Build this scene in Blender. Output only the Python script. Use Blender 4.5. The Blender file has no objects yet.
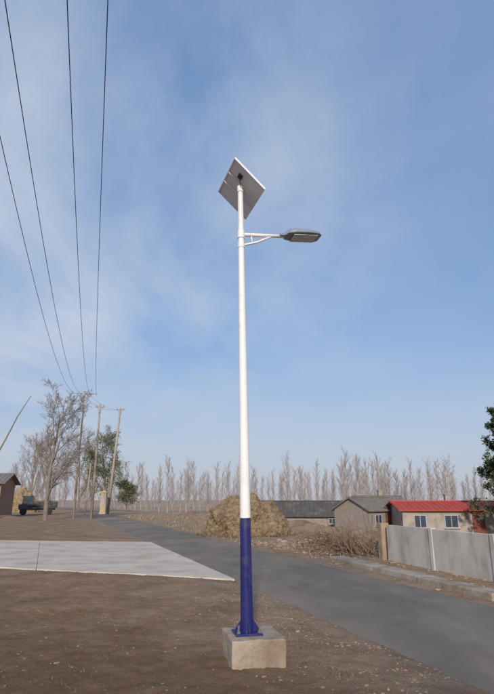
import bpy, math, random
from mathutils import Vector, Matrix, noise
R = random.Random(7)
scene = bpy.context.scene
COL = scene.collection
rad = math.radians

# ------------------------------------------------------------------ materials
def mat(name, cols, scale=5.0, rough=0.9, bump=0.3, bscale=None, metallic=0.0, detail=8, stretch=(1,1,1),
        second=None, spec=0.3, bdist=0.02):
    m = bpy.data.materials.new(name); m.use_nodes = True
    nt = m.node_tree; N = nt.nodes; L = nt.links
    b = N['Principled BSDF']
    b.inputs['Roughness'].default_value = rough
    b.inputs['Metallic'].default_value = metallic
    b.inputs['Specular IOR Level'].default_value = spec
    tc = N.new('ShaderNodeTexCoord'); mp = N.new('ShaderNodeMapping')
    mp.inputs['Scale'].default_value = stretch
    L.new(tc.outputs['Object'], mp.inputs['Vector'])
    n = N.new('ShaderNodeTexNoise'); n.inputs['Scale'].default_value = scale
    n.inputs['Detail'].default_value = detail; n.inputs['Roughness'].default_value = 0.65
    L.new(mp.outputs[0], n.inputs['Vector'])
    r = N.new('ShaderNodeValToRGB')
    L.new(n.outputs['Fac'], r.inputs['Fac'])
    k = len(cols)
    els = r.color_ramp.elements
    for i, c in enumerate(cols):
        p = 0.3 + 0.4*i/max(1, k-1)
        if i < 2:
            e = els[i]; e.position = p
        else:
            e = els.new(p)
        e.color = (*c, 1)
    if k == 1:
        els[1].color = (*cols[0], 1)
    out = r.outputs['Color']
    if second:
        sc2, col2, lo, hi = second
        n2 = N.new('ShaderNodeTexNoise'); n2.inputs['Scale'].default_value = sc2; n2.inputs['Detail'].default_value = 6
        L.new(mp.outputs[0], n2.inputs['Vector'])
        mr = N.new('ShaderNodeMapRange'); mr.inputs['From Min'].default_value = lo; mr.inputs['From Max'].default_value = hi
        L.new(n2.outputs['Fac'], mr.inputs['Value'])
        mx = N.new('ShaderNodeMix'); mx.data_type = 'RGBA'
        L.new(mr.outputs[0], mx.inputs['Factor']); L.new(out, mx.inputs['A'])
        mx.inputs['B'].default_value = (*col2, 1)
        out = mx.outputs['Result']
    L.new(out, b.inputs['Base Color'])
    if bump > 0:
        n3 = N.new('ShaderNodeTexNoise'); n3.inputs['Scale'].default_value = bscale or scale*6
        n3.inputs['Detail'].default_value = 8; n3.inputs['Roughness'].default_value = 0.7
        L.new(mp.outputs[0], n3.inputs['Vector'])
        bp = N.new('ShaderNodeBump'); bp.inputs['Strength'].default_value = bump; bp.inputs['Distance'].default_value = bdist
        L.new(n3.outputs['Fac'], bp.inputs['Height']); L.new(bp.outputs[0], b.inputs['Normal'])
    return m

# ------------------------------------------------------------------ mesh builder
class MB:
    def __init__(s): s.v=[]; s.f=[]; s.m=[]
    def box(s, c, size, rot=None, mi=0, taper=1.0):
        o=len(s.v); sx,sy,sz=[d/2 for d in size]
        M = rot if rot else Matrix.Identity(3)
        for z in (-1,1):
            t = taper if z>0 else 1.0
            for x,y in ((-1,-1),(1,-1),(1,1),(-1,1)):
                s.v.append(Vector(c)+M@Vector((x*sx*t,y*sy*t,z*sz)))
        for f in ((0,3,2,1),(4,5,6,7),(0,1,5,4),(1,2,6,5),(2,3,7,6),(3,0,4,7)):
            s.f.append([o+i for i in f]); s.m.append(mi)
    def tube(s, pts, rads, n=6, mi=0, cap=True):
        o=len(s.v); k=len(pts); pts=[Vector(p) for p in pts]
        for i,p in enumerate(pts):
            d=(pts[min(i+1,k-1)]-pts[max(i-1,0)])
            if d.length<1e-9: d=Vector((0,0,1))
            d.normalize()
            a=d.cross(Vector((0,0,1)) if abs(d.z)<0.95 else Vector((1,0,0))).normalized(); b=d.cross(a)
            for j in range(n):
                t=2*math.pi*j/n
                s.v.append(p+(a*math.cos(t)+b*math.sin(t))*rads[i])
        for i in range(k-1):
            for j in range(n):
                j2=(j+1)%n
                s.f.append([o+i*n+j,o+i*n+j2,o+(i+1)*n+j2,o+(i+1)*n+j]); s.m.append(mi)
        if cap:
            s.f.append([o+j for j in range(n)][::-1]); s.m.append(mi)
            s.f.append([o+(k-1)*n+j for j in range(n)]); s.m.append(mi)
    def poly(s, pts, mi=0):
        o=len(s.v); s.v += [Vector(p) for p in pts]; s.f.append(list(range(o,o+len(pts)))); s.m.append(mi)
    def add(s, other, M, mi_off=0):
        o=len(s.v); s.v += [M@v for v in other.v]
        s.f += [[i+o for i in f] for f in other.f]; s.m += [m+mi_off for m in other.m]
    def obj(s, name, mats, parent=None, smooth=False, bevel=0):
        me=bpy.data.meshes.new(name); me.from_pydata([tuple(v) for v in s.v],[],s.f)
        for m in mats: me.materials.append(m)
        me.polygons.foreach_set('material_index', s.m)
        if smooth: me.polygons.foreach_set('use_smooth',[True]*len(s.f))
        me.update()
        ob=bpy.data.objects.new(name,me); COL.objects.link(ob)
        if parent: ob.parent=parent
        if bevel:
            b=ob.modifiers.new('bevel','BEVEL'); b.width=bevel; b.segments=2; b.limit_method='ANGLE'
        return ob
def empty(name, loc=(0,0,0), rz=0):
    e=bpy.data.objects.new(name,None); e.location=loc; e.rotation_euler=(0,0,rz); COL.objects.link(e); return e
def RZ(a): return Matrix.Rotation(a,3,'Z')

# ------------------------------------------------------------------ terrain
def xn(y): return 3.95-0.36*y - (0.002*(y-70)**2 if y>70 else 0)
def xf(y): return xn(y)+3.2
def sm(a,b,t):
    t=max(0,min(1,(t-a)/(b-a))); return t*t*(3-2*t)
APR=[(-0.35,11.75),(-14.5,16.6),(-17.5,23.6),(-3.9,21.6)]
def apr_in(x,y):
    d=1e9; n=len(APR)
    for i in range(n):
        ax,ay=APR[i]; bx,by=APR[(i+1)%n]
        ex,ey=bx-ax,by-ay; l=math.hypot(ex,ey)
        s=-((x-ax)*ey-(y-ay)*ex)/l
        d=min(d,-s)
    return d
if apr_in(-7,18)<0:
    APR=APR[::-1]
def fbm(x,y,sc,o=4,seed=0.0):
    return noise.fractal(Vector((x*sc,y*sc,seed)),0.9,2.1,o)
def base_h(x,y):
    q=x-xf(y)
    h=-1.45*sm(5,22,q)*(1-sm(300,900,y))
    return h
def rut(x,y):
    r=0
    cx=-2.4-0.07*(11.5-y)**1.5 if y<11.5 else -2.4
    for o_ in (0,-1.25):
        d=x-(cx+o_)
        r-=0.034*math.exp(-(d/0.11)**2)-0.016*math.exp(-((abs(d)-0.22)/0.09)**2)
    return r*(0.6+0.6*noise.noise(Vector((x,y*.8,4))))*sm(2,4,y)*(1-sm(11.2,12,y))
FR=random.Random(3)
FEET=[]
for (fx,fy,ang) in ((-.9,5.2,.5),(-1.9,6.0,.9),(-.4,7.3,-.4),(-2.6,5.4,.2),(.9,6.6,.7)):
    for k in range(6):
        a=ang; side=.10*(1 if k%2 else -1)
        FEET.append((fx+math.sin(a)*.55*k*.9+math.cos(a)*side+FR.gauss(0,.04),fy+math.cos(a)*.55*k*.9-math.sin(a)*side+FR.gauss(0,.04),a+FR.gauss(0,.1)))
def foot(x,y):
    h=0
    for fx,fy,a in FEET:
        dx,dy=x-fx,y-fy
        if abs(dx)>.3 or abs(dy)>.3: continue
        u=dx*math.cos(a)-dy*math.sin(a); v=dx*math.sin(a)+dy*math.cos(a)
        r=math.hypot(u/.055,v/.14)
        h-=0.016*math.exp(-(r**4)*.6)-0.006*math.exp(-((r-1.35)/.25)**2)
    return h
def tz(x,y,fine=True):
    q=x-xf(y); p=xn(y)-x
    h=base_h(x,y)
    inroad=-max(q,p)
    ia=apr_in(x,y)
    ins=max(inroad,ia)
    if ins>0.12: return h-0.05
    edge=sm(-0.10,0.55,-ins)
    far=math.hypot(x,y)
    if far>400: return h
    n=0.03*fbm(x,y,0.55,3)+0.016*fbm(x,y,2.3,3,5)
    if far<26 and fine:
        n+=0.018*fbm(x,y,6.0,4,9)+0.020*max(0,fbm(x,y,13.0,4,2))
        if -8<x<0 and y<12: n+=rut(x,y)
        if y<11 and -4.2<x<3.5: n+=foot(x,y)
    h+=n*(0.35+0.65*edge)+0.012-0.03*(1-sm(-0.12,0.12,-ins))
    if q>0:
        h+=sm(1.2,3.5,q)*(1-sm(60,120,y))*(0.10*max(0,fbm(x,y,0.5,3,3))+0.05*fbm(x,y,1.7,3,4))*(1.0 if y>15.5 else 0.4)
        h+=0.25*math.exp(-((x-2.6)**2+(y-19.6)**2)/1.6)
    h+=0.04*math.exp(-((x-0.05)**2+(y-5.9)**2)/0.5)
    h+=0.05*sm(0.0,1.2,p)*(1-sm(2.0,5,p))*sm(-0.1,0.6,-ia)
    return h

def grade(lo,hi,step,out_lo,out_hi,g):
    a=[lo+i*step for i in range(int((hi-lo)/step)+1)]
    s=step; x=hi
    while x<out_hi: s*=g; x+=s; a.append(x)
    s=step; x=lo; b=[]
    while x>out_lo: s*=g; x-=s; b.append(x)
    return b[::-1]+a
XS=grade(-4.2,4.4,0.036,-2500,2500,1.055)
YS=grade(4.7,11.0,0.036,-400,4500,1.030)
gv=[(x,y,tz(x,y)) for y in YS for x in XS]
nx=len(XS)
gf=[(j*nx+i,j*nx+i+1,(j+1)*nx+i+1,(j+1)*nx+i) for j in range(len(YS)-1) for i in range(nx-1)]
me=bpy.data.meshes.new('ground'); me.from_pydata(gv,[],gf); me.polygons.foreach_set('use_smooth',[True]*len(gf)); me.update()
ground=bpy.data.objects.new('ground',me); COL.objects.link(ground)

m=bpy.data.materials.new('soil'); m.use_nodes=True; nt=m.node_tree; N=nt.nodes; L=nt.links; b=N['Principled BSDF']
b.inputs['Roughness'].default_value=0.95; b.inputs['Specular IOR Level'].default_value=0.10
tc=N.new('ShaderNodeTexCoord')
def nz(scale,detail=8,rough=0.65):
    n=N.new('ShaderNodeTexNoise'); n.inputs['Scale'].default_value=scale; n.inputs['Detail'].default_value=detail; n.inputs['Roughness'].default_value=rough
    L.new(tc.outputs['Object'],n.inputs['Vector']); return n.outputs['Fac']
def ramp(src,st):
    r=N.new('ShaderNodeValToRGB'); L.new(src,r.inputs['Fac'])
    for i,(p,c) in enumerate(st):
        e=r.color_ramp.elements[i] if i<2 else r.color_ramp.elements.new(p)
        e.position=p; e.color=(*c,1)
    return r.outputs['Color']
def mix(f,a,bb,mode='MIX'):
    x=N.new('ShaderNodeMix'); x.data_type='RGBA'; x.blend_type=mode
    if isinstance(f,float): x.inputs['Factor'].default_value=f
    else: L.new(f,x.inputs['Factor'])
    for s,v in (('A',a),('B',bb)):
        if isinstance(v,tuple): x.inputs[s].default_value=(*v,1)
        else: L.new(v,x.inputs[s])
    return x.outputs['Result']
def mrange(src,a,bb,c=0,d=1):
    x=N.new('ShaderNodeMapRange'); x.inputs[1].default_value=a; x.inputs[2].default_value=bb; x.inputs[3].default_value=c; x.inputs[4].default_value=d
    L.new(src,x.inputs[0]); return x.outputs[0]
def math_(op,a,bb):
    x=N.new('ShaderNodeMath'); x.operation=op
    for i,v in enumerate((a,bb)):
        if isinstance(v,(int,float)): x.inputs[i].default_value=v
        else: L.new(v,x.inputs[i])
    return x.outputs[0]
soil=ramp(nz(1.0),[(0.28,(0.20,0.128,0.080)),(0.5,(0.31,0.212,0.140)),(0.72,(0.41,0.300,0.210))])
grain=ramp(nz(45,9,0.85),[(0.34,(0.50,0.47,0.44)),(0.64,(1.25,1.23,1.2))])
soil=mix(0.9,soil,grain,'MULTIPLY')
grav=ramp(nz(65,5,0.85),[(0.38,(0.21,0.155,0.11)),(0.62,(0.44,0.355,0.27))])
sep=N.new('ShaderNodeSeparateXYZ'); L.new(tc.outputs['Object'],sep.inputs[0])
p_=math_('ADD',sep.outputs[0],math_('MULTIPLY',sep.outputs[1],0.36))
gm=math_('MULTIPLY',mrange(p_,1.2,3.7),mrange(nz(1.7,5),0.36,0.62))
soil=mix(gm,soil,grav)
shade_mask=math_('MULTIPLY',mrange(math_('ADD',math_('MULTIPLY',sep.outputs[0],.75),math_('ADD',sep.outputs[1],math_('MULTIPLY',nz(.9,5),2.0))),5.8,7.3,1,0),0.5)  # near-left ground shadow, painted into the soil colour
soil=mix(shade_mask,soil,mix(0.7,(0.14,0.085,0.052),grain,'MULTIPLY'))
straw=ramp(nz(7,8,0.75),[(0.35,(0.19,0.125,0.077)),(0.5,(0.34,0.24,0.155)),(0.66,(0.48,0.375,0.25))])
fm=math_('MULTIPLY',mrange(p_,7.4,9.0),mrange(nz(0.22,6),0.40,0.60,0.15,0.95))
soil=mix(fm,soil,straw)
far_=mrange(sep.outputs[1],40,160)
soil=mix(math_('MULTIPLY',far_,.75),soil,(0.38,0.295,0.225))  # distance haze painted in: soil colour pales with y
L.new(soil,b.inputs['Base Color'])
bp=N.new('ShaderNodeBump'); bp.inputs['Strength'].default_value=1.0; bp.inputs['Distance'].default_value=0.030
L.new(nz(26,10,0.8),bp.inputs['Height']); L.new(bp.outputs[0],b.inputs['Normal'])
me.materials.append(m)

# ------------------------------------------------------------------ road
M_asph=mat('asphalt',[(0.155,0.134,0.113),(0.195,0.171,0.146),(0.24,0.212,0.182)],scale=1.2,rough=0.95,bump=0.5,bscale=120,
           second=(0.35,(0.28,0.23,0.175),0.46,0.68),bdist=0.006,stretch=(1,0.5,1),spec=.08)
def strip(name,fa,fb,ys,z,mats,nw=6):
    b=MB(); rows=[]
    for y in ys:
        a,c=fa(y),fb(y); row=[]
        for i in range(nw+1):
            t=i/nw; x=a+(c-a)*t
            crown=0.03*(1-(2*t-1)**2)
            b.v.append(Vector((x,y,z+crown))); row.append(len(b.v)-1)
        rows.append(row)
    for r0,r1 in zip(rows,rows[1:]):
        for i in range(nw): b.f.append([r0[i],r0[i+1],r1[i+1],r1[i]]); b.m.append(0)
    return b.obj(name,mats,smooth=True)
ys=[]; y=-30
while y<150: ys.append(y); y+=0.2 if -1<y<30 else 1.5
strip('road',lambda y:xn(y)-0.05+0.10*fbm(y,0,1.1,5,1),lambda y:xf(y)+0.05+0.10*fbm(y,4,1.1,5,8),ys,-0.005,[M_asph])

M_conc=mat('driveway_concrete',[(0.46,0.40,0.335),(0.54,0.48,0.41),(0.59,0.535,0.465)],scale=0.8,rough=0.95,bump=0.3,bscale=60,
           second=(1.2,(0.40,0.325,0.25),0.48,0.76),bdist=0.005,spec=.08)
b=MB()
def lerp2(p,q,t): return (p[0]+(q[0]-p[0])*t,p[1]+(q[1]-p[1])*t)
A0,A1,A2,A3=(-0.25,11.7),(-14.5,16.6),(-17.5,23.6),(-3.75,21.6)
nU,nV=3,2
for i in range(nU):
    for j in range(nV):
        g=0.0004
        def P(u,v): return lerp2(lerp2(A0,A1,u),lerp2(A3,A2,u),v)
        u0,u1=i/nU+g,(i+1)/nU-g; v0,v1=j/nV+g,(j+1)/nV-g
        ring=[]
        for (ua,va,ub,vb) in ((u0,v0,u1,v0),(u1,v0,u1,v1),(u1,v1,u0,v1),(u0,v1,u0,v0)):
            for k in range(24):
                t=k/24; ring.append(P(ua+(ub-ua)*t,va+(vb-va)*t))
        z=0.030; o=len(b.v); n_=len(ring)
        for k,(x,y) in enumerate(ring):
            a_=(1 if (j==0 and k<24) else .08)
            b.v.append(Vector((x,y+a_*(0.09*noise.noise(Vector((x*1.3,y*1.3,0)))+0.05*noise.noise(Vector((x*7,y*7,0)))),z)))
        for (x,y) in ring: b.v.append(Vector((x,y,z-0.12)))
        b.f.append([o+k for k in range(n_)][::-1]); b.m.append(0)
        for k in range(n_): b.f.append([o+k,o+(k+1)%n_,o+n_+(k+1)%n_,o+n_+k]); b.m.append(0)
b.obj('concrete_driveway',[M_conc])

# ------------------------------------------------------------------ solar street lamp
M_white=mat('white_pole_paint',[(0.74,0.74,0.75),(0.79,0.79,0.79)],scale=3,rough=0.4,bump=0.03,spec=0.4,second=(14,(0.60,0.56,0.50),0.60,0.85))
M_blue=mat('blue_pole_paint',[(0.014,0.018,0.11),(0.020,0.026,0.145)],scale=3,rough=0.38,bump=0.03,spec=0.4,second=(9,(0.07,0.065,0.12),0.55,0.85))
M_block=mat('footing_concrete',[(0.26,0.215,0.165),(0.39,0.335,0.27),(0.47,0.415,0.35)],scale=5,rough=0.95,bump=0.8,bscale=30,second=(2.2,(0.22,0.165,0.12),0.48,0.70),spec=.15)
M_alu=mat('aluminium',[(0.72,0.73,0.75),(0.80,0.81,0.82)],scale=8,rough=0.5,metallic=0.0,bump=0.02)
M_back=mat('panel_backsheet',[(0.76,0.77,0.79),(0.82,0.83,0.84)],scale=6,rough=0.6,bump=0.02)
M_cell=mat('solar_cells',[(0.01,0.015,0.05),(0.015,0.02,0.07)],scale=6,rough=0.15,bump=0.0,spec=0.6)
M_dark=mat('dark_plastic',[(0.03,0.032,0.035),(0.05,0.052,0.055)],scale=20,rough=0.5,bump=0.05)
M_lampg=mat('lamp_grey',[(0.19,0.24,0.30),(0.24,0.29,0.355)],scale=9,rough=0.45,bump=0.03)
M_lens=mat('lamp_lens',[(0.50,0.57,0.66),(0.58,0.65,0.73)],scale=60,rough=0.25,bump=0.05,spec=0.6)
M_rust=mat('galvanised_bolt',[(0.16,0.13,0.11),(0.3,0.27,0.25)],scale=40,rough=0.6,metallic=0.5,bump=0.1)
M_led=mat('led_chips',[(0.40,0.42,0.36),(0.5,0.5,0.42)],scale=60,rough=.3,bump=0)

lamp=empty('solar_street_lamp',(0,0,0))
PB=Vector((0.0,5.78,0.325)); PT=Vector((-0.085,5.78,5.42))
ax=(PT-PB).normalized()
def on(z): return PB+(PT-PB)*((z-PB.z)/(PT.z-PB.z))
def rr(z): return 0.064+(0.033-0.064)*((z-PB.z)/(PT.z-PB.z))
b=MB(); zs=[PB.z,0.6,1.0,1.42]; b.tube([on(z) for z in zs],[rr(z) for z in zs],32); b.obj('pole_blue_section',[M_blue],lamp,True)
b=MB(); zs=[1.4202,2.2,3,4,4.8,5.42]; b.tube([on(z) for z in zs],[rr(z)-0.0004 for z in zs],32); b.obj('pole_white_section',[M_white],lamp,True)
for o_ in lamp.children:
    e=o_.modifiers.new('es','EDGE_SPLIT'); e.split_angle=rad(50)
b=MB(); c=on(0.86)+Vector((0.03,-0.054,0)); b.box(c,(0.06,0.014,0.2),RZ(0.45)); b.obj('inspection_door',[M_blue],lamp,bevel=0.004)
b=MB(); b.box(PB+Vector((0,0,0.010)),(0.27,0.27,0.02),RZ(rad(12))); b.obj('base_flange',[M_blue],lamp,bevel=0.004)
b=MB()
for k in range(4):
    a=rad(12+90*k); d=Vector((math.cos(a),math.sin(a),0)); s=Vector((-d.y,d.x,0))*0.005
    p0=PB+Vector((0,0,0.021))+d*0.058; p1=PB+Vector((0,0,0.021))+d*0.128; p2=PB+Vector((0,0,0.035))+d*0.128; p3=PB+Vector((0,0,0.13))+d*0.060
    o=len(b.v)
    for sgn in (-1,1):
        for p in (p0,p1,p2,p3): b.v.append(p+s*sgn)
    for f in ((0,1,2,3),(7,6,5,4),(0,4,5,1),(1,5,6,2),(2,6,7,3),(3,7,4,0)): b.f.append([o+i for i in f]); b.m.append(0)
b.obj('base_ribs',[M_blue],lamp)
b=MB()
for k in range(4):
    a=rad(57+90*k); p=PB+Vector((math.cos(a),math.sin(a),0))*0.148+Vector((0,0,0.02))
    b.tube([p,p+Vector((0,0,0.075))],[0.009,0.009],10); b.tube([p+Vector((0,0,0.002)),p+Vector((0,0,0.022))],[0.019,0.019],6)
b.obj('anchor_bolts',[M_rust],lamp)
def rough_block(name,c,size,rz,mats,parent=None,amp=0.006,seg=14):
    import bmesh
    bm=bmesh.new(); bmesh.ops.create_cube(bm,size=1)
    bmesh.ops.bevel(bm,geom=list(bm.edges),offset=0.03,segments=2,affect='EDGES',profile=0.6)
    bmesh.ops.subdivide_edges(bm,edges=list(bm.edges),cuts=seg//2,use_grid_fill=True)
    for v in bm.verts:
        p=Vector((v.co.x*size[0],v.co.y*size[1],v.co.z*size[2]))
        d=noise.noise_vector(p*6)*amp+noise.noise_vector(p*25)*amp*0.5
        v.co=p+d
    me=bpy.data.meshes.new(name); bm.to_mesh(me); bm.free()
    for mm in mats: me.materials.append(mm)
    o=bpy.data.objects.new(name,me); COL.objects.link(o); o.location=c; o.rotation_euler=(0,0,rz)
    if parent: o.parent=parent
    return o
rough_block('concrete_footing',(0.06,5.80,0.115),(0.53,0.58,0.42),rad(12),[M_block],lamp,amp=0.010)

ZA=4.75; A=on(ZA); ad=Vector((0.955,0.26,0.10)).normalized()
b=MB(); b.tube([A,A+ad*0.56],[0.024,0.022],16); b.obj('lamp_arm',[M_white],lamp,True)
b=MB(); b.tube([A-Vector((0,0,0.05)),A+Vector((0,0,0.05))],[rr(ZA)+0.008]*2,24)
b.tube([on(ZA-0.18),on(ZA-0.12)],[rr(ZA)+0.006]*2,24); b.obj('arm_collars',[M_white],lamp)
b=MB(); q0=on(ZA-0.15); q1=A+ad*0.42
b.tube([q0,q0+(q1-q0)*0.5+Vector((0,0,-0.02)),q1],[0.014]*3,10)
b.tube([A+ad*0.13,q0+(q1-q0)*0.34+Vector((0,0,-0.012))],[0.009]*2,8); b.obj('arm_brace',[M_white],lamp,True)
hd=empty('lamp_head'); hd.parent=lamp
s=ad.cross(Vector((0,0,1))).normalized(); up=s.cross(ad).normalized(); H0=A+ad*0.50
secs=[(0.0,0.035,0.030,0),(0.07,0.045,0.034,0),(0.10,0.095,0.055,0.010),(0.20,0.130,0.072,0.012),(0.36,0.140,0.062,0.006),(0.50,0.125,0.040,-0.002),(0.545,0.085,0.018,-0.008)]
def loft(secs,n=24,flat=0.3):
    b=MB()
    for (t,w,h,dz) in secs:
        for j in range(n):
            a=2*math.pi*j/n; cx,cy=math.cos(a),math.sin(a)
            x=w*math.copysign(abs(cx)**0.55,cx); z=h*math.copysign(abs(cy)**0.7,cy)
            if z<0: z*=flat
            b.v.append(H0+ad*t+s*x+up*(z+dz))
    for i in range(len(secs)-1):
        for j in range(n): b.f.append([i*n+j,i*n+(j+1)%n,(i+1)*n+(j+1)%n,(i+1)*n+j]); b.m.append(0)
    b.f.append(list(range(n))[::-1]); b.m.append(0); b.f.append([(len(secs)-1)*n+j for j in range(n)]); b.m.append(0)
    return b
lb=loft(secs); lb.obj('head_housing',[M_lampg],hd,True)
MX=Matrix((ad,-s,up)).transposed()
b=MB(); b.box(H0+ad*0.33-up*0.018,(0.32,0.20,0.010),MX); b.obj('led_lens',[M_lens],hd,bevel=0.003)
b=MB()
for k in range(7): b.box(H0+ad*(0.14+0.035*k)+up*0.070,(0.006,0.15,0.02),MX)
b.obj('cooling_fins',[M_lampg],hd)
b=MB()
for k in range(6):
    for l in range(-1,2): b.box(H0+ad*(0.205+0.05*k)-s*0.062*l-up*0.0242,(0.022,0.022,0.003),MX)
b.obj('led_chips',[M_led],hd)

e2=Vector((-0.229,0.69,0)); e2n=e2.normalized(); e1n=Vector((0.343,0.114,-0.332)).normalized(); pn=e1n.cross(e2n).normalized()
if pn.z<0: pn=-pn
PC=PT+Vector((0.005,0.09,0.02)); PM=Matrix((e1n,e2n,e1n.cross(e2n))).transposed()
if PM.determinant()<0: PM=Matrix((e1n,-e2n,pn)).transposed()
pan=empty('solar_panel'); pan.parent=lamp
b=MB(); b.box(PC,(0.50,0.73,0.008),PM); b.obj('backsheet',[M_back],pan)
b=MB(); b.box(PC+pn*0.0065,(0.49,0.72,0.003),PM); b.obj('cells',[M_cell],pan)
b=MB()
for sg in (-1,1):
    b.box(PC+e2n*sg*0.371,(0.53,0.014,0.026),PM); b.box(PC+e1n*sg*0.257,(0.014,0.728,0.026),PM)
b.obj('frame',[M_alu],pan)
b=MB(); b.box(PC-e1n*0.09-e2n*0.20-pn*0.014,(0.06,0.08,0.018),PM); b.obj('junction_box',[M_dark],pan,bevel=0.004)
b=MB()
b.box(PC-pn*0.016-e2n*0.10,(0.50,0.026,0.020),PM); b.box(PC-pn*0.016+e2n*0.10,(0.50,0.026,0.020),PM)
b.tube([PT-ax*0.07,PT+ax*0.01],[0.041,0.041],20); b.tube([PT-ax*0.01,PC-pn*0.026],[0.026,0.026],12)
b.obj('panel_bracket',[M_alu],pan)
b=MB(); b.tube([PC-e1n*0.09-e2n*0.20-pn*0.024,PC-pn*0.06-e1n*0.02-e2n*.15,PT+Vector((0.04,-0.03,-0.05))],[0.004]*3,6); b.obj('panel_cable',[M_dark],pan)

# ------------------------------------------------------------------ stones and clods
def stone(b,p,r,rnd,mi=0):
    o=len(b.v)
    t=(1+5**0.5)/2
    base=[(-1,t,0),(1,t,0),(-1,-t,0),(1,-t,0),(0,-1,t),(0,1,t),(0,-1,-t),(0,1,-t),(t,0,-1),(t,0,1),(-t,0,-1),(-t,0,1)]
    fc=[(0,11,5),(0,5,1),(0,1,7),(0,7,10),(0,10,11),(1,5,9),(5,11,4),(11,10,2),(10,7,6),(7,1,8),(3,9,4),(3,4,2),(3,2,6),(3,6,8),(3,8,9),(4,9,5),(2,4,11),(6,2,10),(8,6,7),(9,8,1)]
    a=rnd.random()*6.28; ca,sa=math.cos(a),math.sin(a); sx,sy,sz=rnd.uniform(.7,1.4),rnd.uniform(.5,1.1),rnd.uniform(.35,.7)
    for v in base:
        k=r*rnd.uniform(.65,1.25)/1.9
        x,y,z=v[0]*k*sx,v[1]*k*sy,v[2]*k*sz
        b.v.append(Vector((p[0]+x*ca-y*sa,p[1]+x*sa+y*ca,p[2]+z)))
    for f in fc: b.f.append([o+i for i in f]); b.m.append(mi)
M_st1=mat('stone_pale',[(0.29,0.23,0.17),(0.39,0.32,0.25)],scale=8,bump=0.2)
M_st2=mat('clod_brown',[(0.22,0.148,0.098),(0.30,0.208,0.142)],scale=30,bump=0.5,bscale=80,bdist=.01)
M_st3=mat('stone_grey',[(0.23,0.18,0.14),(0.31,0.255,0.205)],scale=8,bump=0.2)
b=MB(); cnt=0
while cnt<7500:
    y=4.2+ (R.random()**1.6)*16; x=R.uniform(-1,1)*(1.5+y*0.52)
    p=xn(y)-x; q=x-xf(y)
    if p<0.02 and q<0.02:
        if R.random()>0.05 or min(-p,-q)>0.6: continue
    if apr_in(x,y)>-0.05: continue
    if abs(x-0.06)<0.35 and abs(y-5.8)<0.38: continue
    near=sm(2.2,0.2,abs(p)) if p>0 else 0.6
    dens=0.12+0.88*near
    dens*=max(0,min(1,0.45+0.9*fbm(x,y,1.1,4,12)))
    if R.random()>dens: continue
    ty=R.choice([1]*16+[2]*(1+int(4*near))+[0]*(int(3.2*near)))
    r=0.004+0.015*R.random()**3
    if ty==1: r=0.004+0.021*R.random()**3
    if R.random()<.008: r*=1.9
    stone(b,(x,y,tz(x,y)),r,R,ty); cnt+=1
b.obj('gravel',[M_st1,M_st2,M_st3])

M_straw=mat('dry_straw',[(0.30,0.215,0.13),(0.45,0.35,0.22)],scale=4,bump=0)
M_weed=mat('green_weed',[(0.06,0.10,0.03),(0.10,0.15,0.05)],scale=4,bump=0)
def blade(b,p,d,l,w,mi=0):
    side=d.cross(Vector((0,0,1)));
    if side.length<1e-3: side=Vector((1,0,0))
    side=side.normalized()*w
    b.poly([p-side,p+side,p+d*l],mi)
b=MB()
for i in range(4200):
    y=4.4+(R.random()**1.4)*14; x=R.uniform(-1,1)*(1.5+y*0.5)
    if xn(y)-x<0.1 and x-xf(y)<0.1: continue
    if apr_in(x,y)>-0.05: continue
    if fbm(x,y,0.8,3,33)<0.0: continue
    a=R.random()*6.28; d=Vector((math.cos(a),math.sin(a),R.uniform(-.05,.25))).normalized()
    blade(b,Vector((x,y,tz(x,y)+0.006)),d,R.uniform(.03,.13),0.0022)
for i in range(11000):
    y=R.uniform(14,60); q=0.2+R.random()**1.2*24; x=xf(y)+q
    if fbm(x,y,0.35,3,21)<-0.05: continue
    if abs(x-4.3)<0.4 and y<16: continue
    a=R.random()*6.28; d=Vector((math.cos(a),math.sin(a),R.uniform(0,1.6))).normalized()
    blade(b,Vector((x,y,tz(x,y,False))),d,R.uniform(.08,.30),0.006+0.0003*y)
b.obj('dry_grass_litter',[M_straw])
b=MB()
for (cx,cy,n,sp) in ((0.62,5.72,60,.12),(0.75,6.2,35,.12),(0.9,5.35,25,.1),(1.3,5.3,30,.2),(-0.45,6.6,14,.1),(-1.5,8,14,.2),(0.35,6.6,25,.12)):
    for i in range(n):
        x=cx+R.gauss(0,sp); y=cy+R.gauss(0,sp); a=R.random()*6.28
        d=Vector((math.cos(a),math.sin(a),R.uniform(.2,1.3))).normalized()
        blade(b,Vector((x,y,tz(x,y))),d,R.uniform(.02,.06),0.005)
b.obj('weeds',[M_weed])

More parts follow.
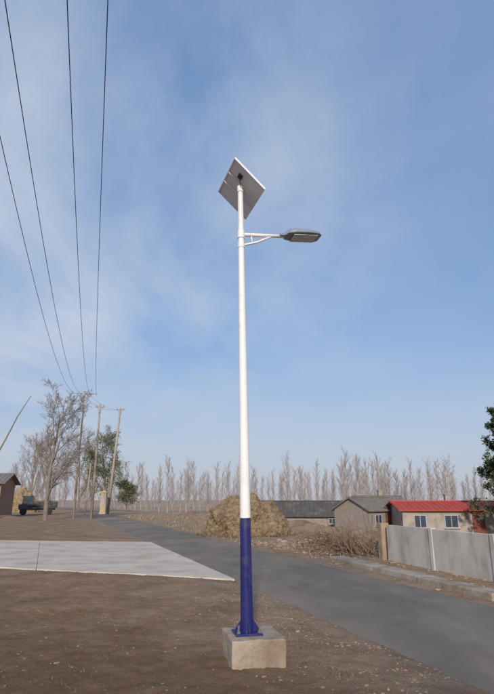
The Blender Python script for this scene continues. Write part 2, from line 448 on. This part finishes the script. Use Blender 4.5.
# ------------------------------------------------------------------ haystacks
M_hay=mat('hay',[(0.19,0.135,0.08),(0.32,0.24,0.15),(0.43,0.33,0.215)],scale=3.2,bump=1.0,bscale=14,stretch=(1,1,2.2),bdist=0.08)
M_hay2=mat('hay_stalks',[(0.28,0.20,0.12),(0.48,0.37,0.24)],scale=4,bump=0)
def haystack(name,c,rx,ry,h,seed,n=3500,bl=0.3):
    b=MB(); nu,nv=110,40
    def surf(u,v):
        th=2*math.pi*u; k=v
        prof=(1-k**2.6)**0.5 if k<1 else 0
        prof*=1.0+0.05*math.sin(k*5)
        rr_=1+0.20*noise.noise(Vector((math.cos(th)*1.3,math.sin(th)*1.3,k*2+seed)))+0.14*noise.noise(Vector((math.cos(th)*4,math.sin(th)*4,k*5+seed)))+0.06*noise.noise(Vector((math.cos(th)*14,math.sin(th)*14,k*16+seed)))
        x=rx*prof*rr_*math.cos(th); y=ry*prof*rr_*math.sin(th)
        z=h*k*(0.93+0.08*math.cos(th-2.4)+0.22*noise.noise(Vector((x*1.2,y*1.2,seed+3)))+0.09*noise.noise(Vector((x*3.5,y*3.5,seed))))+0.07*noise.noise(Vector((x*5,y*5,k*8)))
        return Vector((c[0]+x,c[1]+y,c[2]-0.1+z))
    for j in range(nv+1):
        for i in range(nu): b.v.append(surf(i/nu,(j/nv)**0.8))
    for j in range(nv):
        for i in range(nu): b.f.append([j*nu+i,j*nu+(i+1)%nu,(j+1)*nu+(i+1)%nu,(j+1)*nu+i]); b.m.append(0)
    cc=Vector((c[0],c[1],c[2]+h*0.3))
    for i in range(n):
        p=surf(R.random(),R.random()**0.9); o_=(p-cc).normalized()
        d=(o_*0.6+Vector((R.gauss(0,1),R.gauss(0,1),R.gauss(-.2,.6)))).normalized()
        blade(b,p-o_*0.02,d,R.uniform(.4,1)*bl,0.010,R.choice([1,1,0]))
    for i in range(n//3):
        a=R.random()*6.28; k=R.uniform(.95,1.35); x=c[0]+rx*k*math.cos(a); y=c[1]+ry*k*math.sin(a)
        if x<xf(y)-.1: continue
        d=Vector((R.gauss(0,1),R.gauss(0,1),R.uniform(0,.5))).normalized(); blade(b,Vector((x,y,tz(x,y,False)+.02)),d,R.uniform(.15,.35),.012,1)
    return b.obj(name,[M_hay,M_hay2],smooth=False)
haystack('haystack',(0.0,26.7,tz(0.1,26.6,False)),1.90,1.7,1.98,1.0,8000,.34)
haystack('haystack',(-30.5,74,0),1.9,1.7,3.3,4.0,800,.4)

# ------------------------------------------------------------------ boundary wall
M_wall=mat('wall_concrete',[(0.38,0.355,0.32),(0.50,0.475,0.43),(0.58,0.555,0.51)],scale=1.6,bump=0.3,bscale=30,stretch=(1,1,0.6),second=(3.0,(0.31,0.26,0.21),0.52,0.8))
M_post=mat('wall_post',[(0.26,0.19,0.13),(0.38,0.29,0.21)],scale=6,bump=0.4)
W0=Vector((3.85,15.4,0)); wd=Vector((0.285,-0.958,0)).normalized(); wrot=RZ(math.atan2(wd.y,wd.x))
b=MB(); t=0.17; k=0
while t<17:
    ln=1.95; c=W0+wd*(t+ln/2); z0=tz(c.x,c.y,False)-0.15
    hh=0.98+R.uniform(-.02,.02)
    b.box((c.x,c.y,z0+hh/2+0.05),(ln-0.012,0.10,hh+0.1),wrot@Matrix.Rotation(R.uniform(-.012,.012),3,'X')@Matrix.Rotation(R.uniform(-.008,.008),3,'Y'))
    pc=W0+wd*(t+ln+0.06); b.box((pc.x,pc.y,z0+0.53),(0.125,0.14,1.10),wrot)
    t+=ln+0.12
b.obj('concrete_wall',[M_wall],bevel=0.008)
rough_block('wall_end_pillar',(3.83,15.5,0.42),(0.22,0.24,1.12),math.atan2(wd.y,wd.x),[M_post],amp=0.012)
M_kerb=mat('drain_concrete',[(0.29,0.245,0.195),(0.38,0.33,0.27),(0.45,0.40,0.335)],scale=3,bump=0.5,bscale=30,second=(2,(0.23,0.175,0.13),0.45,0.7))
b=MB(); K0=Vector((2.45,15.3,0)); K1=Vector((6.5,2.0,0)); kd=(K1-K0).normalized(); kl=(K1-K0).length; t=0
while t<kl:
    ln=R.uniform(1.6,2.4); c=K0+kd*(t+ln/2)+Vector((R.uniform(-.03,.03),0,0))
    kr=RZ(math.atan2(kd.y,kd.x)+R.uniform(-.015,.015))@Matrix.Rotation(R.uniform(-.02,.02),3,'X')
    b.box((c.x,c.y,0.045+R.uniform(-.01,.01)),(ln-0.012,0.42,0.16),kr); t+=ln
b.obj('drain_kerb',[M_kerb],bevel=0.02)

# ------------------------------------------------------------------ trees
def grow(b,p,d,length,r,level,maxl,rnd,P):
    nseg=P['seg'][level]; pts=[p.copy()]; rs=[r]; q=p.copy(); dd=d.copy(); sl=length/nseg
    endr=r*P['taper'][level]
    for i in range(nseg):
        w=P['wob'][level]
        dd=(dd+Vector((rnd.gauss(0,w),rnd.gauss(0,w),rnd.gauss(0,w)+P['up'][level]))).normalized()
        q=q+dd*sl; pts.append(q.copy()); rs.append(r+(endr-r)*(i+1)/nseg)
    b.tube(pts,rs,P['sides'][level],0,cap=False)
    if level==maxl:
        if P.get('leaf'):
            for k in range(P['leaf']):
                t=rnd.random(); i=min(int(t*nseg),nseg-1); o=pts[i].lerp(pts[i+1],t*nseg-i)+Vector((rnd.gauss(0,P['lsp']),rnd.gauss(0,P['lsp']),rnd.gauss(0,P['lsp'])-P['droop']))
                ls=P['lsz']*rnd.uniform(.5,1.3); u=Vector((rnd.gauss(0,1),rnd.gauss(0,1),rnd.gauss(0,1))).normalized(); w=u.orthogonal().normalized()
                b.poly([o-u*ls,o+w*ls*.5,o+u*ls,o-w*ls*.5],rnd.choice([1,1,2]))
        return
    n=P['n'][level]
    for k in range(n):
        t=P['t0'][level]+(1-P['t0'][level])*((k+rnd.random())/n); t=min(t,.999)
        i=min(int(t*nseg),nseg-1); pos=pts[i].lerp(pts[i+1],t*nseg-i); rad_=rs[i]+(rs[i+1]-rs[i])*(t*nseg-i)
        pd=(pts[i+1]-pts[i]).normalized(); a=rnd.random()*6.283+k*2.4
        o1=pd.orthogonal().normalized(); o2=pd.cross(o1); side=o1*math.cos(a)+o2*math.sin(a)
        an=rad(rnd.gauss(P['ang'][level],8)); cd=(pd*math.cos(an)+side*math.sin(an)).normalized()
        cl=length*P['len'][level]*(1-P['fall'][level]*t)*rnd.uniform(.7,1.25)
        grow(b,pos,cd,cl,max(rad_*P['rr'][level],P['rmin']),level+1,maxl,rnd,P)
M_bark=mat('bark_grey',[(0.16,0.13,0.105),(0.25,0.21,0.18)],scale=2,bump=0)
M_barkfar=mat('bark_hazed',[(0.30,0.27,0.26),(0.37,0.34,0.33)],scale=0.2,bump=0)  # far-tree bark, lightened to put distance haze into its colour
M_lf1=mat('leaf_spring',[(0.11,0.135,0.055),(0.16,0.175,0.08)],scale=1,bump=0)
M_lf2=mat('leaf_dark',[(0.065,0.085,0.035),(0.10,0.12,0.055)],scale=1,bump=0)
M_cf=mat('conifer_needles',[(0.03,0.055,0.022),(0.065,0.095,0.04)],scale=1,bump=0)
poplar=dict(seg=[7,3,2],taper=[.12,.2,.4],wob=[.02,.07,.12],up=[.02,.12,.08],sides=[5,3,3],n=[44,12],t0=[.05,.1],len=[.25,.42],fall=[.5,.4],ang=[30,34],rr=[.33,.5],rmin=.022)
vs=[]
for i in range(8):
    t_=MB(); grow(t_,Vector((0,0,0)),Vector((0,0,1)),R.uniform(9.3,10.8),.12,0,2,random.Random(50+i),dict(poplar,len=[R.uniform(.2,.32),.42])); vs.append(t_)
def row(name,lst,mats):
    b=MB()
    for (x,y,s_) in lst:
        v=R.choice(vs); b.add(v,Matrix.Translation((x,y,base_h(x,y)-.1))@Matrix.Rotation(R.random()*6.28,4,'Z')@Matrix.Diagonal((s_,s_,s_*R.uniform(.85,1.12),1)))
    return b.obj(name,mats)
lst=[]
x=-62
while x<34:
    y=140+0.06*x+R.gauss(0,2.0)
    if R.random()<0.92: lst.append((x,y,R.uniform(.85,1.25)))
    x+=R.uniform(1.2,3.3)
x=20
while x<42: lst.append((x,118+R.gauss(0,2),R.uniform(.9,1.15))); x+=R.uniform(1.0,2.3)
x=-95
while x<110: lst.append((x,205+R.gauss(0,6),R.uniform(.8,1.35))); x+=R.uniform(1.0,2.8)
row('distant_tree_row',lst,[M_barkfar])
big=dict(seg=[6,5,4,3,2],taper=[.25,.2,.25,.3,.5],wob=[.03,.08,.12,.15,.18],up=[.03,.10,.08,.05,.02],sides=[8,5,4,3,3],n=[14,10,8,7],t0=[.14,.2,.15,.1],len=[.60,.45,.45,.5],fall=[.5,.4,.3,.2],ang=[36,38,40,42],rr=[.5,.5,.55,.6],rmin=.009)
def tree(name,loc,h,r,P,ml,seed,mats,lean=(0,0)):
    b=MB(); grow(b,Vector((0,0,0)),Vector((lean[0],lean[1],1)).normalized(),h,r,0,ml,random.Random(seed),P)
    o=b.obj(name,mats); o.location=loc; return o
tree('bare_tree',(-16.3,44.2,-.1),8.8,.19,big,4,3,[M_bark],(-.05,0))
big3=dict(big,rmin=.016)
tree('bare_tree',(-33.5,84,-.1),9.5,.18,big3,3,13,[M_bark])
tree('bare_tree',(-28.5,92,-.1),10.5,.18,big3,3,17,[M_bark])
tree('bare_tree',(-25.0,88,-.1),9,.18,big3,3,19,[M_bark])
tree('bare_tree',(-22.6,62,-.1),8.2,.17,big3,3,29,[M_bark])
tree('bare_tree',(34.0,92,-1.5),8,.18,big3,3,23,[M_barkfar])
wil=dict(seg=[5,4,4,3],taper=[.3,.2,.25,.4],wob=[.05,.1,.12,.12],up=[.02,.08,-.03,-.12],sides=[6,4,3,3],n=[12,10,8],t0=[.15,.2,.2],len=[.6,.5,.6],fall=[.4,.3,.2],ang=[42,45,45],rr=[.5,.5,.6],rmin=.014,leaf=9,lsp=.18,lsz=.10,droop=.08)
tree('willow_tree',(-20.6,80,-.1),9.2,.26,wil,3,5,[M_bark,M_lf1,M_lf2])
tree('willow_tree',(-18.2,82,-.1),3.6,.14,dict(wil,leaf=5),3,6,[M_bark,M_lf1,M_lf2])
con=dict(seg=[7,4,3,2],taper=[.15,.2,.3,.5],wob=[.02,.06,.12,.15],up=[.01,.03,.02,.0],sides=[6,4,3,3],n=[60,10,6],t0=[.05,.15,.2],len=[.30,.38,.5],fall=[.75,.4,.2],ang=[62,48,45],rr=[.3,.5,.6],rmin=.012,leaf=9,lsp=.10,lsz=.105,droop=0)
tree('evergreen_tree',(19.35,39.5,-1.5),9.8,.20,con,3,8,[M_bark,M_cf,M_lf2])

M_twig=mat('dead_twig',[(0.13,0.085,0.055),(0.25,0.18,0.125)],scale=3,bump=0)
b=MB()
for i in range(420):
    c=Vector((3.15+R.gauss(0,.6),18.1+R.gauss(0,.9),0)); c.z=tz(c.x,c.y,False)+R.uniform(0,.24)
    a=R.random()*6.28; d=Vector((math.cos(a),math.sin(a)*.8,R.gauss(.25,.4))).normalized(); ln=R.uniform(.3,1.0)
    mid=c+d*ln*.5+Vector((R.gauss(0,.05),R.gauss(0,.05),R.gauss(0,.05)))
    b.tube([c,mid,c+d*ln+Vector((0,0,R.gauss(0,.08)))],[R.uniform(.006,.018),.008,.003],4,0,False)
for i in range(34):
    c=Vector((3.3+R.gauss(0,.3),16.4+R.gauss(0,.4),tz(3.4,16.4,False)+.1)); d=Vector((R.gauss(-.5,.3),R.gauss(0,.3),R.uniform(.6,1))).normalized(); ln=R.uniform(.6,1.4)
    b.tube([c,c+d*ln*.5,c+d*ln+Vector((R.gauss(0,.1),0,0))],[.014,.01,.004],4,0,False)
b.obj('brush_pile',[M_twig])
b=MB()
for i in range(420):
    x=2.2+R.gauss(0,1.1); y=19.6+R.gauss(0,1.2)
    if x<xf(y)+.4: continue
    stone(b,(x,y,tz(x,y,False)+.02),R.uniform(.03,.13),R,R.choice([0,1,1,1,2]))
for i in range(260):
    y=R.uniform(9,30); x=xf(y)+R.uniform(.1,2.5)
    stone(b,(x,y,tz(x,y,False)+.01),R.uniform(.02,.06),R,R.choice([0,1,1,2]))
b.obj('rubble',[M_st1,M_st2,M_st3])
# ------------------------------------------------------------------ utility poles and wires
M_cpole=mat('pole_concrete',[(0.30,0.25,0.20),(0.40,0.34,0.28)],scale=2,bump=0.1,stretch=(1,1,.3))
M_ins=mat('insulator',[(0.25,0.2,0.17),(0.35,0.3,0.26)],scale=2,bump=0,rough=.3)
M_wire=mat('wire',[(0.05,0.052,0.06),(0.07,0.072,0.08)],scale=1,bump=0,rough=.6)
def upole(x,y,h,arm=0,arm_rz=0,lean=(0,0),offs=(),r=0.15,at=.08):
    e=empty('utility_pole',(x,y,base_h(x,y))); top=Vector((lean[0],lean[1],h))
    b=MB(); b.tube([Vector((0,0,-.5)),top],[r,r*.6],14); b.obj('pole',[M_cpole],e,True)
    if arm:
        b=MB(); c=top-Vector((0,0,.25)); b.box(c+Vector((0,-.02,0)),(arm,at,at),RZ(arm_rz))
        d=RZ(arm_rz)@Vector((1,0,0))
        for sg in (-1,1): b.tube([c+d*sg*arm*.3,c-Vector((0,0,.6))],[.015,.015],5)
        b.obj('crossarm',[M_rust],e)
        b=MB()
        for o_ in offs:
            p=c+d*o_+Vector((0,0,.04)); b.tube([p,p+Vector((0,0,.08)),p+Vector((0,0,.10)),p+Vector((0,0,.17))],[.02,.045,.045,.02],8)
        b.obj('insulators',[M_ins],e)
    return e
az=math.atan2(.274,.96)
OFF=[-1.05,-.5,.4,1.0]
CA=Vector((-14.9,47,0)); CB=Vector((1.45,-10,0)); dperp=Vector((math.cos(az),math.sin(az),0))
upole(CA.x,CA.y,11.2,2.3,az,(0.0,0),OFF,.10,.055)
upole(CB.x,CB.y,11.1,2.4,az,(0,0),OFF)
upole(-14.25,50,10.5,.9,az,(0.0,0),(-.35,.35),.14)
upole(-16.9,66,12.9,1.1,.2,(.75,0),(-.4,.4),.18)
upole(-17.9,60,5.6,0,0,(.3,0),(),.09)
b=MB()
def wire(b,p,q,sag,r,n=28):
    pts=[]
    for i in range(n+1):
        t=i/n; v=p.lerp(q,t); v.z-=sag*4*t*(1-t); pts.append(v)
    b.tube(pts,[r]*(n+1),5,0,False)
for o_,sg in zip(OFF,(2.45,2.6,2.5,2.4)):
    wire(b,Vector((CB.x,CB.y,11.0))+dperp*o_,Vector((CA.x,CA.y,11.1))+dperp*o_,sg,.009,40)
for o_ in (-.35,.35):
    wire(b,Vector((-14.25,50,10.4))+dperp*o_,Vector((-16.15,66,12.8))+Vector((o_,0.1*o_,0)),.3,.008)
    wire(b,Vector((-14.9,47,11.0))+dperp*o_,Vector((-14.25,50,10.4))+dperp*o_,.1,.008)
b.obj('overhead_wires',[M_wire])
e=empty('leaning_pole',(-22.9,45,0)); b=MB()
b.tube([Vector((-.6,0,-.3)),Vector((.9,0,3.6)),Vector((2.2,0,6.6)),Vector((3.0,0,8.6)),Vector((3.95,0,10.4))],[.09,.08,.065,.05,.03],8); b.obj('pole',[M_bark],e,True)

# ------------------------------------------------------------------ buildings
M_red=mat('red_roof_sheet',[(0.38,0.05,0.04),(0.48,0.08,0.065)],scale=1.5,rough=.7,bump=0.1,bscale=6,second=(3,(0.30,0.10,0.08),.5,.75),spec=.2)
M_greyroof=mat('grey_tile_roof',[(0.14,0.13,0.12),(0.22,0.205,0.19)],scale=2,bump=.5,bscale=10,bdist=.05)
M_darkroof=mat('dark_felt_roof',[(0.065,0.065,0.068),(0.11,0.108,0.105)],scale=2,bump=.6,bscale=5,bdist=.08,second=(1.1,(.17,.14,.11),.52,.72))
M_plaster=mat('plaster_wall',[(0.28,0.25,0.225),(0.38,0.35,0.32)],scale=1.2,bump=.2,second=(2,(.24,.18,.14),.5,.75))
M_greywall=mat('grey_brick_wall',[(0.22,0.19,0.17),(0.30,0.265,0.24)],scale=3,bump=.3)
M_glass=mat('window_glass',[(0.03,0.045,0.07),(0.05,0.07,0.10)],scale=1,rough=.15,bump=0,spec=.6)
M_frame=mat('window_frame',[(0.38,0.39,0.41)],scale=1,bump=0,rough=.5)
M_door=mat('door_paint',[(0.16,0.06,0.04),(0.20,0.08,0.06)],scale=3,bump=.1)
def brickmat(name,c1,c2,mortar):
    m=bpy.data.materials.new(name); m.use_nodes=True; nt=m.node_tree; b=nt.nodes['Principled BSDF']; b.inputs['Roughness'].default_value=.9
    tc=nt.nodes.new('ShaderNodeTexCoord'); sp=nt.nodes.new('ShaderNodeSeparateXYZ'); ad_=nt.nodes.new('ShaderNodeMath'); cb=nt.nodes.new('ShaderNodeCombineXYZ')
    nt.links.new(tc.outputs['Object'],sp.inputs[0]); nt.links.new(sp.outputs[0],ad_.inputs[0]); nt.links.new(sp.outputs[1],ad_.inputs[1])
    nt.links.new(ad_.outputs[0],cb.inputs[0]); nt.links.new(sp.outputs[2],cb.inputs[1])
    br=nt.nodes.new('ShaderNodeTexBrick'); br.inputs['Scale'].default_value=1
    br.inputs['Color1'].default_value=(*c1,1); br.inputs['Color2'].default_value=(*c2,1); br.inputs['Mortar'].default_value=(*mortar,1)
    br.inputs['Brick Width'].default_value=.25; br.inputs['Row Height'].default_value=.07; br.inputs['Mortar Size'].default_value=.008
    nt.links.new(cb.outputs[0],br.inputs['Vector']); nt.links.new(br.outputs['Color'],b.inputs['Base Color']); return m
M_brick=brickmat('red_brown_brick',(0.26,0.13,0.075),(0.36,0.20,0.12),(.3,.26,.22))
def house(name,c,rz,Lx,W,hw,hr,mw,mr,wins,doors=(),over=.35,chim=None):
    e=empty(name,c,rz); x,y=Lx/2,W/2
    b=MB(); V=[(-x,-y,0),(x,-y,0),(x,y,0),(-x,y,0),(-x,-y,hw),(x,-y,hw),(x,y,hw),(-x,y,hw),(-x,0,hr-.02),(x,0,hr-.02)]
    b.v=[Vector(v) for v in V]; b.f=[[0,1,5,4],[2,3,7,6],[1,2,6,9,5],[3,0,4,8,7]]; b.m=[0]*4; b.obj('walls',[mw],e)
    sl=(hr-hw)/y; b=MB()
    for sg in (-1,1):
        yo=y+over; th=.07
        a=[(-x-over,0,hr+.03),(x+over,0,hr+.03),(x+over,sg*yo,hr-sl*yo+.03),(-x-over,sg*yo,hr-sl*yo+.03)]
        o=len(b.v); b.v+=[Vector(p) for p in a]+[Vector(p)-Vector((0,0,th)) for p in a]
        for f in ((0,1,2,3),(7,6,5,4),(0,4,5,1),(1,5,6,2),(2,6,7,3),(3,7,4,0)):
            b.f.append([o+i for i in f]); b.m.append(0)
        t=-x-over+.1
        while t<x+over:
            p0=Vector((t,0.02*sg,hr+.04)); p1=Vector((t,sg*(yo-.005),hr-sl*yo+.04)); b.tube([p0,p1],[.022,.022],4); t+=.42
    b.box((0,0,hr+.05),(Lx+2*over,.22,.08)); b.obj('roof',[mr],e)
    g=MB(); f=MB()
    for (wx,wz,ww,wh) in wins:
        g.box((wx,-y-.004,wz),(ww,.03,wh))
        for sg in (-1,1):
            f.box((wx+sg*ww/2,-y-.02,wz),(.05,.07,wh+.05)); 
            f.box((wx,-y-.022,wz+sg*wh/2),(ww-.05,.07,.05))
        f.box((wx,-y-.018,wz),(.04,.05,wh-.05)); f.box((wx,-y-.06,wz-wh/2-.075),(ww+.2,.14,.06))
    if wins: g.obj('windows',[M_glass],e); f.obj('window_frames',[M_frame],e)
    if doors:
        g=MB()
        for dx in doors: g.box((dx,-y-.01,1.02),(.95,.06,2.04)); g.box((dx,-y-.05,2.12),(1.15,.12,.08)); g.box((dx+.33,-y-.06,1.0),(.04,.04,.14))
        g.obj('door',[M_door],e)
    if chim:
        g=MB()
        for cx_ in chim: g.box((cx_,y*.35,hr+.15),(.42,.42,.8)); g.box((cx_,y*.35,hr+.58),(.52,.52,.08))
        g.obj('chimney',[M_plaster],e)
    return e
wl=[(-9.4,1.45,.9,.9),(-7.0,1.45,1.0,.9),(-2.6,1.45,1.4,.9),(-.1,1.45,1.1,.9),(2.6,1.45,1.3,.9),(5.4,1.45,1.0,.9)]
house('red_roof_house',(23.0,45,-1.45),rad(-2),21.5,5.2,2.35,2.92,M_plaster,M_red,wl,(-4.9,7.3),chim=(-6,1.5))
house('grey_gable_house',(10.9,48,-1.1),rad(38),5.2,3.8,1.95,2.9,M_greywall,M_greyroof,[(-1.4,1.1,.8,.8),(1.3,1.1,.8,.8)],(0,),over=.25)
house('grey_gable_house',(13.9,58,-1.35),rad(5),5.0,4,2.3,3.35,M_greywall,M_greyroof,[(-1,1.1,.8,.8)],(),over=.25,chim=(0.6,))
house('brick_shed',(-27.0,52,-.05),rad(8),7.5,4.5,3.3,4.1,M_brick,M_greyroof,[(1.4,1.6,.9,.9)],(-.6,),over=.45)
house('long_grey_shed',(5.9,54,-1.25),rad(-7),9.0,4.6,1.55,2.72,M_greywall,M_darkroof,[(-2.6,.95,.6,.45),(2.4,.95,.6,.45)],(),over=.35)

# farm truck
tr=empty('farm_truck',(-23.4,60.5,.02),rad(24))
M_tbody=mat('truck_blue_grey',[(0.035,0.045,0.06),(0.06,0.072,0.088)],scale=3,rough=.5,bump=.05,second=(3,(.13,.10,.075),.5,.75))
M_tire=mat('tyre',[(0.025,0.025,0.025),(0.05,0.045,0.04)],scale=5,bump=.2)
b=MB(); b.box((.1,0,.62),(3.7,.9,.16)); b.obj('chassis',[M_dark],tr)
b=MB(); b.box((.85,0,.80),(2.5,1.6,.10))
for sg in (-1,1): b.box((.85,sg*.81,1.10),(2.56,.05,.62))
for sg in (-1,1): b.box((.85+sg*1.255,0,1.10),(.05,1.56,.62))
for k in range(5):
    for sg in (-1,1): b.box((-.3+k*.57,sg*.85,1.09),(.06,.04,.66))
b.obj('cargo_bed',[M_tbody],tr,bevel=.01)
b=MB()
for i in range(60):
    c=Vector((.85+R.uniform(-1,1),R.uniform(-.6,.6),1.15+R.uniform(0,.3))); d=Vector((R.gauss(0,1),R.gauss(0,.4),R.gauss(0,.12))).normalized()
    b.tube([c-d*.45,c+d*.45],[.05,.035],6)
b.obj('firewood_load',[M_twig],tr)
b=MB(); b.box((-1.0,0,1.00),(1.1,1.45,.80)); b.box((-1.70,0,.86),(.34,1.15,.52)); b.box((-.97,0,1.98),(1.15,1.48,.07))
for sx in (-1.46,-1.0,-.5):
    for sg in (-1,1): b.box((sx,sg*.68,1.67),(.08,.08,.56))
b.box((-.47,0,1.67),(.05,1.28,.55))
b.obj('cab',[M_tbody],tr,bevel=.02)
b=MB(); b.box((-1.47,0,1.67),(.02,1.26,.52)); 
for sg in (-1,1): b.box((-.98,sg*.685,1.67),(.86,.02,.52))
b.obj('cab_glass',[M_glass],tr)
b=MB()
def wheel(c,r,w):
    c=Vector(c); b.tube([c+Vector((0,-w/2,0)),c+Vector((0,-w*.4,0)),c+Vector((0,w*.4,0)),c+Vector((0,w/2,0))],[r*.86,r,r,r*.86],20)
for (x_,y_,r_) in ((1.25,.72,.40),(1.25,-.72,.40),(-1.35,.64,.35),(-1.35,-.64,.35)): wheel((x_,y_,r_),r_,.24)
b.obj('wheels',[M_tire],tr)
b=MB()
for sg in (-1,1): b.tube([(-1.87,sg*.4,.95),(-1.91,sg*.4,.95)],[.09,.09],12)
b.obj('headlamps',[M_frame],tr)

M_yel=mat('ochre_paint',[(0.42,0.34,0.22),(0.52,0.43,0.30)],scale=2,bump=.2)
e=empty('gate_pillar',(-16.9,64,0)); b=MB(); b.box((0,0,1.2),(.65,.6,2.4)); b.box((0,0,2.46),(.85,.8,.12)); b.box((0,0,2.62),(.55,.5,.2),taper=.3); b.box((0,0,.12),(.75,.7,.24)); b.obj('pillar',[M_yel],e,bevel=.015)
b=MB(); b.box((0,-.33,1.5),(.42,.05,.9)); b.obj('plaque',[M_frame],e)

b=MB(); x=-13
while x<26:
    yy=95-.1*x; z=base_h(x,yy); b.tube([(x,yy,z-.1),(x,yy,z+1.3)],[.05,.05],5,0); x+=2.2
b.tube([(-13,96.3,base_h(-13,96)+1.2),(26,92.4,base_h(26,92)+1.2)],[.015,.015],4,0)
b.obj('field_fence',[M_cpole])
M_bank=mat('bank_soil',[(0.15,0.10,0.066),(0.26,0.178,0.12),(0.35,0.255,0.178)],scale=1,bump=.8,bdist=.08)
def bank(name,p,q,w,h,n=120,m=10,sd=0):
    b=MB(); p=Vector(p); q=Vector(q); d=(q-p).normalized(); s_=Vector((-d.y,d.x,0))
    for i in range(n+1):
        t=i/n; c=p.lerp(q,t); e_=min(1,6*t,6*(1-t))
        for j in range(m+1):
            u=j/m*2-1; pos=c+s_*u*w; k=(1-u*u)*e_
            z=base_h(pos.x,pos.y)-.05+h*k*(.75+.5*noise.noise(Vector((pos.x*.6,pos.y*.6,sd))))+.12*k*noise.noise(Vector((pos.x*2.5,pos.y*2.5,sd)))
            b.v.append(Vector((pos.x,pos.y,z)))
    for i in range(n):
        for j in range(m): k=i*(m+1)+j; b.f.append([k,k+1,k+m+2,k+m+1]); b.m.append(0)
    return b.obj(name,[M_bank],smooth=True)
bank('soil_bank',(-8,62,0),(7,36,0),1.5,.7,sd=1)
bank('soil_bank',(1.2,33,0),(9,27,0),1.2,.55,sd=2)
bank('soil_bank',(3,25,0),(8.5,21,0),1.0,.55,sd=3)
bank('soil_bank',(-40,60,0),(-19,49,0),1.2,.4,sd=5)

# ------------------------------------------------------------------ sky + sun
az_s=math.atan2(-.03,-1.0); el=rad(24)
w=bpy.data.worlds.new('World'); scene.world=w; w.use_nodes=True; nt=w.node_tree; N=nt.nodes; L=nt.links
bg=N['Background']; bg.inputs['Strength'].default_value=0.14
sky=N.new('ShaderNodeTexSky'); sky.sky_type='NISHITA'; sky.sun_disc=False; sky.sun_elevation=el; sky.sun_rotation=az_s
sky.air_density=1.0; sky.dust_density=1.0; sky.ozone_density=1.8; sky.altitude=50
tc=N.new('ShaderNodeTexCoord'); sp=N.new('ShaderNodeSeparateXYZ'); L.new(tc.outputs['Generated'],sp.inputs[0])
zc=math_('ADD',math_('MAXIMUM',sp.outputs[2],0.0),0.14)
cb=N.new('ShaderNodeCombineXYZ'); L.new(math_('DIVIDE',sp.outputs[0],zc),cb.inputs[0]); L.new(math_('DIVIDE',sp.outputs[1],zc),cb.inputs[1])
def cloud(rot,sx,sy,sc,lo,hi,dist,off):
    mp=N.new('ShaderNodeMapping'); mp.inputs['Location'].default_value=off; mp.inputs['Rotation'].default_value=(0,0,rad(rot)); mp.inputs['Scale'].default_value=(sx,sy,1); L.new(cb.outputs[0],mp.inputs[0])
    n1=N.new('ShaderNodeTexNoise'); n1.inputs['Scale'].default_value=sc; n1.inputs['Detail'].default_value=9; n1.inputs['Roughness'].default_value=.52; n1.inputs['Distortion'].default_value=dist
    L.new(mp.outputs[0],n1.inputs['Vector']); return mrange(n1.outputs['Fac'],lo,hi)
cA=cloud(35,1,.7,1.15,.40,.64,.4,(0.3,0,0))
cB=cloud(-50,1,.5,2.4,.44,.70,.6,(3,1,0))
dt=N.new('ShaderNodeVectorMath'); dt.operation='DOT_PRODUCT'; L.new(tc.outputs['Generated'],dt.inputs[0]); dt.inputs[1].default_value=Vector((-.38,.72,.54)).normalized()
msk=mrange(dt.outputs['Value'],.76,.96,.28,1.0)
cf=math_('MULTIPLY',math_('ADD',math_('MULTIPLY',cA,.60),math_('MULTIPLY',cB,.36)),msk)
veil=mix(0.60,sky.outputs[0],(1.55,2.65,4.75))
c1=mix(cf,veil,(4.2,4.7,5.45))
hz=mrange(sp.outputs[2],0.0,0.36,1.0,0.0); hz=math_('MULTIPLY',math_('POWER',hz,1.5),.86)
c2=mix(hz,c1,(3.6,3.75,4.25))
L.new(c2,bg.inputs['Color'])
sd=Vector((math.sin(az_s)*math.cos(el),math.cos(az_s)*math.cos(el),math.sin(el)))
sl=bpy.data.lights.new('sun','SUN'); sl.energy=3.7; sl.angle=rad(3.0); sl.color=(1,.86,.70)
so=bpy.data.objects.new('sun',sl); so.rotation_euler=(-sd).to_track_quat('-Z','Y').to_euler(); so.location=(0,0,30); COL.objects.link(so)

# ------------------------------------------------------------------ camera
cd_=bpy.data.cameras.new('camera'); cam=bpy.data.objects.new('camera',cd_); COL.objects.link(cam)
cd_.sensor_fit='VERTICAL'; cd_.sensor_height=36; cd_.sensor_width=25.6; cd_.lens=26.97; cd_.clip_end=8000; cd_.clip_start=.05
cam.location=(0,0,1.6); cam.rotation_euler=(rad(90+16.4),0,0)
scene.camera=cam
scene.view_settings.view_transform='Standard'; scene.view_settings.look='None'; scene.view_settings.exposure=0
